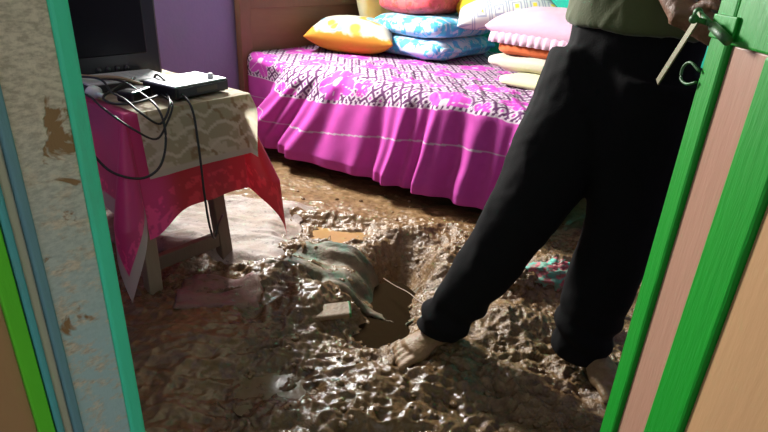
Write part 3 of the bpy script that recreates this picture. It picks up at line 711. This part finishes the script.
bk = room_empty('player', .97, -1.30, TT); bk.rotation_euler[2] = -ANG - .08; tag(bk, 'flat white topped player box in front of the television', 'electronics')
box('case', (-.09, -.14, .003), (.07, .14, .030), M['dark_grey'], bk, .004); box('lid', (-.092, -.142, .029), (.072, .142, .036), M['white_plastic'], bk, .003)
for k in range(7): box('lid_groove', (-.06, -.09 + k * .028, .0355), (.04, -.084 + k * .028, .0366), M['silver'], bk, 0)
ad = room_empty('power_adapter', 1.16, -1.36, TT); ad.rotation_euler[2] = -ANG + .5; tag(ad, 'black power adapter block among the cables on the table', 'adapter')
box('body', (-.03, -.055, 0), (.03, .055, .034), M['black_plastic'], ad, .006); box('label', (-.018, -.03, .0338), (.018, .03, .0348), M['dark_grey'], ad, 0); piece('strain_relief', [cyl_geo((0, .053, .016), (0, .08, .014), .007, 10, .004)], M['black_rubber'], ad)
pg = room_empty('plug', 1.08, -1.455, TT); tag(pg, 'round white plug at the left end of the table', 'plug')
piece('body', [ball_geo((0, 0, .022), (.026, .026, .021))], M['white_plastic'], pg); piece('collar', [cyl_geo((.02, 0, .02), (.05, .01, .014), .010, 12, .006)], M['white_plastic'], pg)
def troom(pts): return [P(*p) for p in pts]
def tcable(pts, r, mat, label, cat='cable', grp=None): return tag(cable('cable', troom(pts), r, mat), label, cat)
for k, (c_, nm, o_) in enumerate((((.55, .03, .04), 'red', -.02), ((.62, .60, .55), 'white', 0.0), ((.55, .42, .06), 'yellow', .02))):
    m_ = plain(nm + '_rca_plastic', c_, .4); e_ = room_empty('cable_plug', 1.02 + o_, -1.17 - abs(o_) * .3, TT); e_.rotation_euler[2] = -ANG + .3; tag(e_, f'{nm} audio plug lying beside the set top box', 'plug', 'audio plugs')
    piece('grip', [cyl_geo((-.02, -.05, .010), (0, 0, .016), .0065, 12)], m_, e_); piece('tip', [cyl_geo((0, 0, .016), (.006, .016, .018), .004, 10)], M['silver'], e_)
z = TT + .006
tcable([(1.03, -1.22, z), (1.10, -1.24, z + .05), (1.2, -1.25, z + .03), (1.322, -1.26, z - .01), (1.362, -1.27, z - .13), (1.385, -1.28, z - .30), (1.39, -1.275, z - .42), (1.36, -1.24, .17), (1.33, -1.20, .20), (1.29, -1.15, .21)], .0042, M['black_rubber'], 'long black cable falling over the table front and curling at its end')
tcable([(.95, -1.38, z + .03), (1.08, -1.36, z + .04), (1.20, -1.36, z + .02), (1.318, -1.37, z - .01), (1.358, -1.38, z - .09), (1.375, -1.42, z - .17), (1.36, -1.48, z - .20), (1.32, -1.55, z - .17), (1.25, -1.58, z - .10)], .004, M['black_rubber'], 'black cable looping down over the pink corner of the cloth')
tcable([(1.19, -1.31, z), (1.24, -1.33, z + .012), (1.27, -1.42, z + .01), (1.24, -1.47, z + .01), (1.15, -1.46, z + .01), (1.10, -1.40, z + .02), (1.06, -1.30, z + .04)], .004, M['black_rubber'], 'black cable coiled around the power adapter')
tcable([(.9, -1.47, z + .04), (1.05, -1.42, z + .05), (1.15, -1.43, z + .025), (1.25, -1.44, z + .02), (1.318, -1.43, z - .01), (1.335, -1.38, z - .05), (1.318, -1.33, z - .0), (1.2, -1.27, z + .015), (1.12, -1.22, z + .01)], .0038, M['black_rubber'], 'thin black cable arching from the television over the table edge')
tcable([(.86, -1.48, z + .05), (.97, -1.42, z + .045), (1.06, -1.35, z + .045), (1.11, -1.26, z + .008), (1.06, -1.19, z + .002)], .0055, plain('tan_cable_rubber', (.34, .24, .13), .5), 'tan flat cable running across the white player')
tcable([(1.02, -1.50, z + .02), (1.12, -1.49, z + .015), (1.24, -1.50, z - .005), (1.335, -1.47, z - .05), (1.352, -1.41, z - .09), (1.340, -1.36, z - .05), (1.316, -1.32, z + .0), (1.22, -1.30, z + .01)], .0035, M['black_rubber'], 'slack black cable loop hanging below the table edge')

# ------------------------------------------------------------------ cloths and litter in the mud
def floor_cloth(name, cx, cy, L, Wd, rot, mat, label, cat, lift=.012, amp=.015, seed=0.0, dens=.007, edge=.12, smooth_n=10):
    a = np.arange(-L / 2, L / 2 + dens, dens); b_ = np.arange(-Wd / 2, Wd / 2 + dens, dens); A, Bb = np.meshgrid(a, b_, indexing='ij')
    X = cx + A * math.cos(rot) - Bb * math.sin(rot); Y = cy + A * math.sin(rot) + Bb * math.cos(rot)
    bound = np.maximum(np.abs(A) / (L / 2), np.abs(Bb) / (Wd / 2)) + edge * fbm(X * 6 + seed, Y * 6, 3)
    fold = amp * (fbm(A * 3 + seed, Bb * 12, 3, True) * .9 + .25 * fbm(A * 10, Bb * 10 + seed, 3))
    ZF = mudz(X, Y); S_ = ZF.copy()
    for _ in range(smooth_n):                                            # cloth bridges small lumps
        S_[1:-1, 1:-1] = (S_[:-2, 1:-1] + S_[2:, 1:-1] + S_[1:-1, :-2] + S_[1:-1, 2:]) / 4
    Z = np.maximum(ZF - .035, S_) + lift + fold - .03 * sstep(.8, 1.0, bound)
    return tag(grid_mesh(name, X, Y, Z, mat, None, None, True, bound < 1.0, .004), label, cat)
c = on_z(205, 222); floor_cloth('soiled_sheet', c[0] - .12, c[1] + .02, 1.15, .62, -.12, M['floor_sheet'], 'mud stained white sheet spread on the floor under the table', 'sheet', .022, .016, 1.0, smooth_n=40)
c = on_z(335, 268); floor_cloth('green_rag', c[0] + .05, c[1], .62, .30, -.3, M['green_rag'], 'dark green cloth trampled into the mud hollow', 'rag', .006, .02, 4.0, edge=.3)
c = on_z(222, 290); floor_cloth('pink_rag', c[0], c[1], .30, .24, .2, M['pink_rag'], 'muddy pink cloth lying in front of the table leg', 'rag', .006, .018, 8.0, edge=.25)
# a muddy bundle of clothes between the legs, a tan slab painting lit mud in the hollow, a thin wire
def bundle(name, c, r, mat, label, cat, seed):
    v, f = ball_geo(c, r, 48, 32); v = np.array(v); d = v - np.array(c); n_ = d / np.linalg.norm(d, axis=1)[:, None]
    v = v + n_ * (.022 * fbm(n_[:, 0] * 2.5 + seed, n_[:, 1] * 2.5 + n_[:, 2] * 3, 4, True) + .008 * fbm(n_[:, 0] * 9 + seed, n_[:, 1] * 9 + n_[:, 2] * 7, 3))[:, None]
    return tag(raw(name, v, f, mat, None, True), label, cat)
c = on_z(523, 283, .03); zc = float(mudz(c[0], c[1])); bundle('mud_clod', (c[0], c[1] + .02, zc + .02), (.06, .05, .05), M['mud'], 'pale lump of mud beside the teal and pink cloth', 'mud clod', 2.0)
c = on_z(548, 284, .02); zc = float(mudz(c[0], c[1])); bundle('crumpled_cloth', (c[0] + .03, c[1] + .03, zc + .01), (.13, .06, .045), M['check_rag'], 'muddy teal and pink checked cloth bundle between the legs', 'cloth', 6.0)
c = on_z(325, 312); pk_ = room_empty('plank'); bpy.data.objects.remove(pk_)
lit_slab = box('plank', (-.11, -.035, -.010), (.09, .035, .010), muddy_cloth('tan_lit_mud', (.17, .11, .05), (.12, .075, .035), .85, 8), None, .006)  # tan colour stands in for a lit patch of mud
lit_slab.location = (c[0] + .0, c[1] + .0, float(mudz(c[0], c[1])) - .004); lit_slab.rotation_euler = (.1, -.10, .15); tag(lit_slab, 'tan slab with a green tip painted in for a lit patch of mud', 'plank')
tip = box('painted_tip', (.078, -.0355, -.0105), (.0915, .0355, .0105), M['bolt_green'], lit_slab, .006)
w = [on_z(384, 268, .015), on_z(396, 276, .03), on_z(408, 285, .03), on_z(418, 295, .03), on_z(431, 306, .03)]
tag(cable('wire', [(p[0], p[1], float(mudz(p[0], p[1])) * .3 + p[2]) for p in w], .0018, plain('brown_wire', (.25, .15, .09), .4)), 'thin brown wire sticking out of the mud hollow beside the foot', 'wire')
# loose clods scattered on the mud: individual lumps
rs = np.random.RandomState(3); clod_me = []
for s_ in range(4):
    v, f = ball_geo((0, 0, 0), (1, .8, .6), 12, 8); v = np.array(v); v += (v / np.linalg.norm(v, axis=1)[:, None]) * (.35 * fbm(v[:, 0] * 1.7 + s_ * 5, v[:, 1] * 1.7 + v[:, 2], 3))[:, None]
    me = bpy.data.meshes.new('clod'); me.from_pydata([tuple(map(float, q_)) for q_ in v], [], f); me.polygons.foreach_set('use_smooth', [True] * len(me.polygons)); me.materials.append(M['mud']); clod_me.append(me)
crumbs = []
for k in range(220):
    p = on_z(rs.uniform(235, 600), rs.uniform(185, 430)); s_ = rs.uniform(.004, .014); me = clod_me[k % 4]; a_ = rs.uniform(0, 6)
    v = np.empty(len(me.vertices) * 3, np.float32); me.vertices.foreach_get('co', v); v = v.reshape(-1, 3) * s_
    v = np.stack([v[:, 0] * math.cos(a_) - v[:, 1] * math.sin(a_), v[:, 0] * math.sin(a_) + v[:, 1] * math.cos(a_), v[:, 2]], -1) + np.array([p[0], p[1], float(mudz(p[0], p[1])) + s_ * .2])
    crumbs.append((list(v), [tuple(q_.vertices) for q_ in me.polygons]))
cr = piece('mud_crumbs', crumbs, M['mud']); cr['kind'] = 'stuff'; cr['label'] = 'small crumbs of wet mud scattered over the floor'; cr['category'] = 'mud'

# ------------------------------------------------------------------ the person
M['trousers'] = cloth('black_cotton_twill', (.0045, .004, .0045), (.003, .003, .003), 10, .9, .3, .0, 300, .12)
M['shirt'] = cloth('olive_green_jersey', (.060, .072, .018), (.050, .060, .016), 6, .9, .3, .1, 200)
def skin_mat():
    t = NT('brown_skin_with_muddy_feet'); sep = t.n('ShaderNodeSeparateXYZ'); t.l(t.co(), sep.inputs[0])
    base = t.mix(t.noise(9, 3), (.21, .105, .055), (.17, .08, .04))
    mudm = t.math('MULTIPLY', t.ramp(sep.outputs[2], [(.13, (1, 1, 1)), (.17, (0, 0, 0))]), t.ramp(t.noise(24, 5, .65), [(.25, (.5, .5, .5)), (.45, (1, 1, 1))]))
    t.color(t.mix(mudm, base, t.mix(t.noise(60, 3), (.13, .068, .026), (.25, .155, .072)))); t.rough(.55); t.bump(t.noise(70, 4), .7, .006); return t.m
M['skin'] = skin_mat(); M['hair'] = cloth('short_black_hair', (.008, .007, .007), None, 40, .6, .8, 0, 90)
per = empty('person', (.625, 1.44, 0)); tag(per, 'person in black trousers and olive shirt stepping barefoot through mud', 'person')
FW = np.array([-.80, -.60, 0]); LT = np.array([.60, -.80, 0]); UP = np.array([0, 0, 1.0])
PEL = np.array([.655, 1.50, .90])
OFF = np.array([.66, 1.44, 0])
def pp(p): return np.array(p, float) - OFF
rA = np.array([.245, 1.455, .085]); rK = np.array([.425, 1.49, .47]); rH = PEL - LT * .085 + UP * -.03     # right leg, forward
lA = np.array([.690, 1.425, .080]); lK = np.array([.675, 1.43, .46]); lH = PEL + LT * .085 + UP * -.03
SH = PEL + np.array([.02, .02, .44])
lS = SH + LT * .175; rS = SH - LT * .175
lE = np.array([.625, 1.34, 1.14]) ; lWr = np.array([.638, 1.23, 1.035])
rE = rS + np.array([-.02, .10, -.25]); rWr = rE + np.array([-.20, -.06, .10])
HD = SH + UP * .205 + FW * .03
def foot_geo(ank, toe_dir, side):
    d = np.array(toe_dir, float); d /= np.linalg.norm(d); s = np.array([-d[1], d[0], 0]) * side      # s = towards the big-toe side
    g = []; zf = float(mudz(ank[0], ank[1])) ; zf = min(max(zf, -.012), .004) - .006
    heel = np.array([ank[0], ank[1], 0]) - d * .045
    def q(f, l, z): return heel + d * f * 1.0 + s * l * 1.25 + UP * (zf + z * 1.25)
    g.append(tube_geo([q(-.005, 0, .03), q(.05, -.004, .036), q(.11, -.004, .036), q(.165, .0, .024), q(.185, .0, .020)], [.030, .040, .045, .054, .046], 16, 6, .58))
    g.append(ball_geo(q(.0, 0, .030), (.030, .030, .030)))
    g.append(tube_geo([pp_ for pp_ in (q(.045, 0, .13), q(.045, 0, .085), q(.06, 0, .055), q(.10, 0, .045))], [.036, .038, .040, .034], 14, 6))
    g.append(tube_geo([q(.09, .0, .055), q(.14, .0, .040), q(.18, .0, .026)], [.028, .030, .024], 14, 5, .7))
    for k, (l, L_, r_) in enumerate(((.030, .245, .0135), (.010, .240, .0098), (-.008, .232, .0092), (-.024, .220, .0088), (-.038, .206, .0085))):
        g.append(tube_geo([q(.165 - k * .004, l * .85, .022), q((.165 + L_) / 2, l, .024 if k else .022), q(L_ - .012, l * 1.05, .016), q(L_ - .003, l * 1.06, .010)], [r_ * 1.05, r_, r_ * 1.02, r_ * .8], 10, 5))
    return g
def hand_geo(wr, d, n_, s, curl=.5):
    """wr wrist, d along the hand, n_ palm normal, s towards the thumb"""
    g = []; d, n_, s = (np.array(x, float) / np.linalg.norm(x) for x in (d, n_, s))
    q = lambda f, l, h=0: wr + d * f + s * l + n_ * h
    g.append(tube_geo([q(-.03, 0), q(.0, 0), q(.03, 0), q(.07, 0), q(.092, 0)], [.026, .026, .034, .041, .036], 16, 5, .42, ref=tuple(n_)))
    for l, L_ in ((.030, .072), (.010, .080), (-.010, .074), (-.029, .058)):
        p0 = q(.082, l); p1 = p0 + d * L_ * .45 * math.cos(curl * .5) + n_ * L_ * .45 * math.sin(curl * .5); p2 = p1 + d * L_ * .32 * math.cos(curl * 1.6) + n_ * L_ * .32 * math.sin(curl * 1.6); p3 = p2 + d * L_ * .26 * math.cos(curl * 2.4) + n_ * L_ * .26 * math.sin(curl * 2.4)
        g.append(tube_geo([p0, p1, p2, p3], [.0098, .0092, .0085, .0072], 10, 4))
    t0 = q(.018, .026); t1 = t0 + d * .028 + s * .026 + n_ * .008; t2 = t1 + d * .028 + s * .010 + n_ * .014; t3 = t2 + d * .022 + n_ * .010
    g.append(tube_geo([t0, t1, t2, t3], [.016, .0125, .0105, .008], 10, 4)); return g
def tube(pts, rad, seg=18, flat=1.0, ref=(0, 0, 1)): return tube_geo([pp(p) for p in pts], rad, seg, 8, flat, ref)
def mv(gs): return [([pp(v) for v in g[0]], g[1]) for g in gs]
side = tuple(LT)
body = []
body += mv(foot_geo(rA, (-.82, -.57, 0), 1)); body += mv(foot_geo(lA, (.25, -1, 0), -1))
body.append(tube([rA + UP * .02, rA * .6 + rK * .4, rK, rK * .5 + rH * .5, rH], [.036, .052, .052, .070, .085])); body.append(tube([lA + UP * .02, lA * .6 + lK * .4, lK, lK * .5 + lH * .5, lH], [.036, .052, .052, .070, .085]))
body.append(tube([PEL - UP * .06, PEL + UP * .06, PEL + UP * .20, SH - UP * .14, SH - UP * .02, SH + UP * .03], [.12, .135, .125, .145, .13, .06], 20, .68, tuple(FW)))
body.append(tube([SH - UP * .02, SH + UP * .06, HD - UP * .06], [.060, .052, .052], 14))
body += mv([ball_geo(HD + UP * .03, (.092, .075, .115), 20, 14, (FW, LT, UP)), ball_geo(HD + FW * .035 - UP * .045, (.058, .055, .058), 16, 10, (FW, LT, UP)),
            ball_geo(HD + FW * .098 + UP * .005, (.016, .013, .020), 10, 8, (FW, LT, UP)), ball_geo(HD + FW * .093 + UP * .02, (.010, .010, .03), 10, 8, (FW, LT, UP)),
            ball_geo(HD + FW * .082 - UP * .045, (.012, .024, .006), 10, 6, (FW, LT, UP)), ball_geo(HD + FW * .082 - UP * .058, (.012, .021, .007), 10, 6, (FW, LT, UP)),
            ball_geo(HD + LT * .074 + UP * .005, (.020, .010, .030), 10, 8, (FW, LT, UP)), ball_geo(HD - LT * .074 + UP * .005, (.020, .010, .030), 10, 8, (FW, LT, UP))])
for a_, e_, w_, s_ in ((lS, lE, lWr, 1), (rS, rE, rWr, -1)):
    body.append(tube([SH + (a_ - SH) * .4, a_, a_ * .5 + e_ * .5, e_, e_ * .45 + w_ * .55, w_], [.055, .056, .047, .040, .036, .026]))
ld = lWr - lE; rd = rWr - rE
body += mv(hand_geo(lWr, (.75, -.6, -.25), (-1, .1, -.2), (-.2, -.3, .9), .55)); body += mv(hand_geo(rWr, rd, (-.2, -.6, -.6), (-.5, -.6, .6), .5))
fuse('body', body, .0052, M['skin'], per, 3)
M['eye'] = plain('eye_white', (.55, .52, .48), .2); M['iris'] = plain('dark_iris', (.02, .012, .008), .15)
for s_ in (-1, 1):
    ec = pp(HD + FW * .083 + LT * s_ * .030 + UP * .018); e_ = piece('eye', [ball_geo(ec, (.010, .013, .008), 12, 8, (FW, LT, UP))], M['eye'], per); piece('iris', [ball_geo(ec + FW * .0075, (.004, .0055, .0055), 10, 6, (FW, LT, UP))], M['iris'], e_)
def hair_post(co, nr): return co + nr * (.004 * fbm(co[:, 0] * 60, co[:, 1] * 60 + co[:, 2] * 40, 2))[:, None]
fuse('hair', mv([ball_geo(HD + UP * .055 - FW * .018, (.092, .083, .100), 20, 14, (FW, LT, UP)), ball_geo(HD - FW * .045 - UP * .005, (.055, .072, .07), 16, 10, (FW, LT, UP))]), .006, M['hair'], per, 4, hair_post)
# clothing: loose trousers with creases
def tr_post(co, nr):
    w = .007 * fbm(co[:, 0] * 6 + co[:, 2] * 3, co[:, 1] * 8 - co[:, 2] * 2, 2, True) + .002 * fbm(co[:, 0] * 25, co[:, 2] * 25 + co[:, 1] * 20, 2)
    w += .008 * np.sin(co[:, 2] * 70 + co[:, 0] * 30) * np.exp(-((co[:, 2] - .12) / .07) ** 2)
    return co + nr * w[:, None]
hemr = np.array([.205, 1.445, .02]); heml = np.array([.665, 1.425, -.01])
trs = [tube([hemr, np.array([.26, 1.45, .14]), np.array([.345, 1.475, .27]), np.array([.435, 1.49, .46]), np.array([.51, 1.52, .62]), np.array([.57, 1.55, .76]), rH + np.array([0, 0, .03])],
            [.066, .076, .090, .104, .126, .138, .135], 22),
       tube([heml, np.array([.672, 1.425, .14]), np.array([.690, 1.43, .27]), np.array([.715, 1.44, .46]), np.array([.715, 1.45, .62]), np.array([.705, 1.45, .76]), lH + np.array([0, 0, .03])],
            [.082, .092, .098, .102, .118, .138, .138], 22),
       tube([PEL + UP * z_ for z_ in (-.22, -.14, -.05, .04, .13)], [.125, .165, .178, .175, .165], 24, .74, tuple(FW))]
tro = fuse('trousers', trs, .009, M['trousers'], per, 6, tr_post, [(lambda c_: c_.z < .3 and c_.x < -.17, pp((.23, 1.45, .068)), (-.22, -.05, -.97)), (lambda c_: c_.z < .3 and c_.x > -.17, pp((.67, 1.42, .045)), (0, .12, -.99))])
so = tro.modifiers.new('thickness', 'SOLIDIFY'); so.thickness = .004
def sh_post(co, nr):
    w = .010 * fbm(co[:, 0] * 8 + 3, co[:, 1] * 8 + co[:, 2] * 4, 3, True); return co + nr * w[:, None]
hz = PEL + UP * .085
shp = [tube([hz, hz + UP * .015, hz + UP * .05, hz + UP * .16, SH - UP * .14, SH - UP * .02, SH + UP * .035], [.185, .192, .190, .182, .178, .155, .070], 24, .76, tuple(FW))]
for a_, e_ in ((lS, lE), (rS, rE)): shp.append(tube([SH + (a_ - SH) * .4, a_, a_ * .5 + e_ * .5, a_ * .2 + e_ * .8], [.085, .078, .070, .066], 16))
fuse('shirt', shp, .008, M['shirt'], per, 5, sh_post)
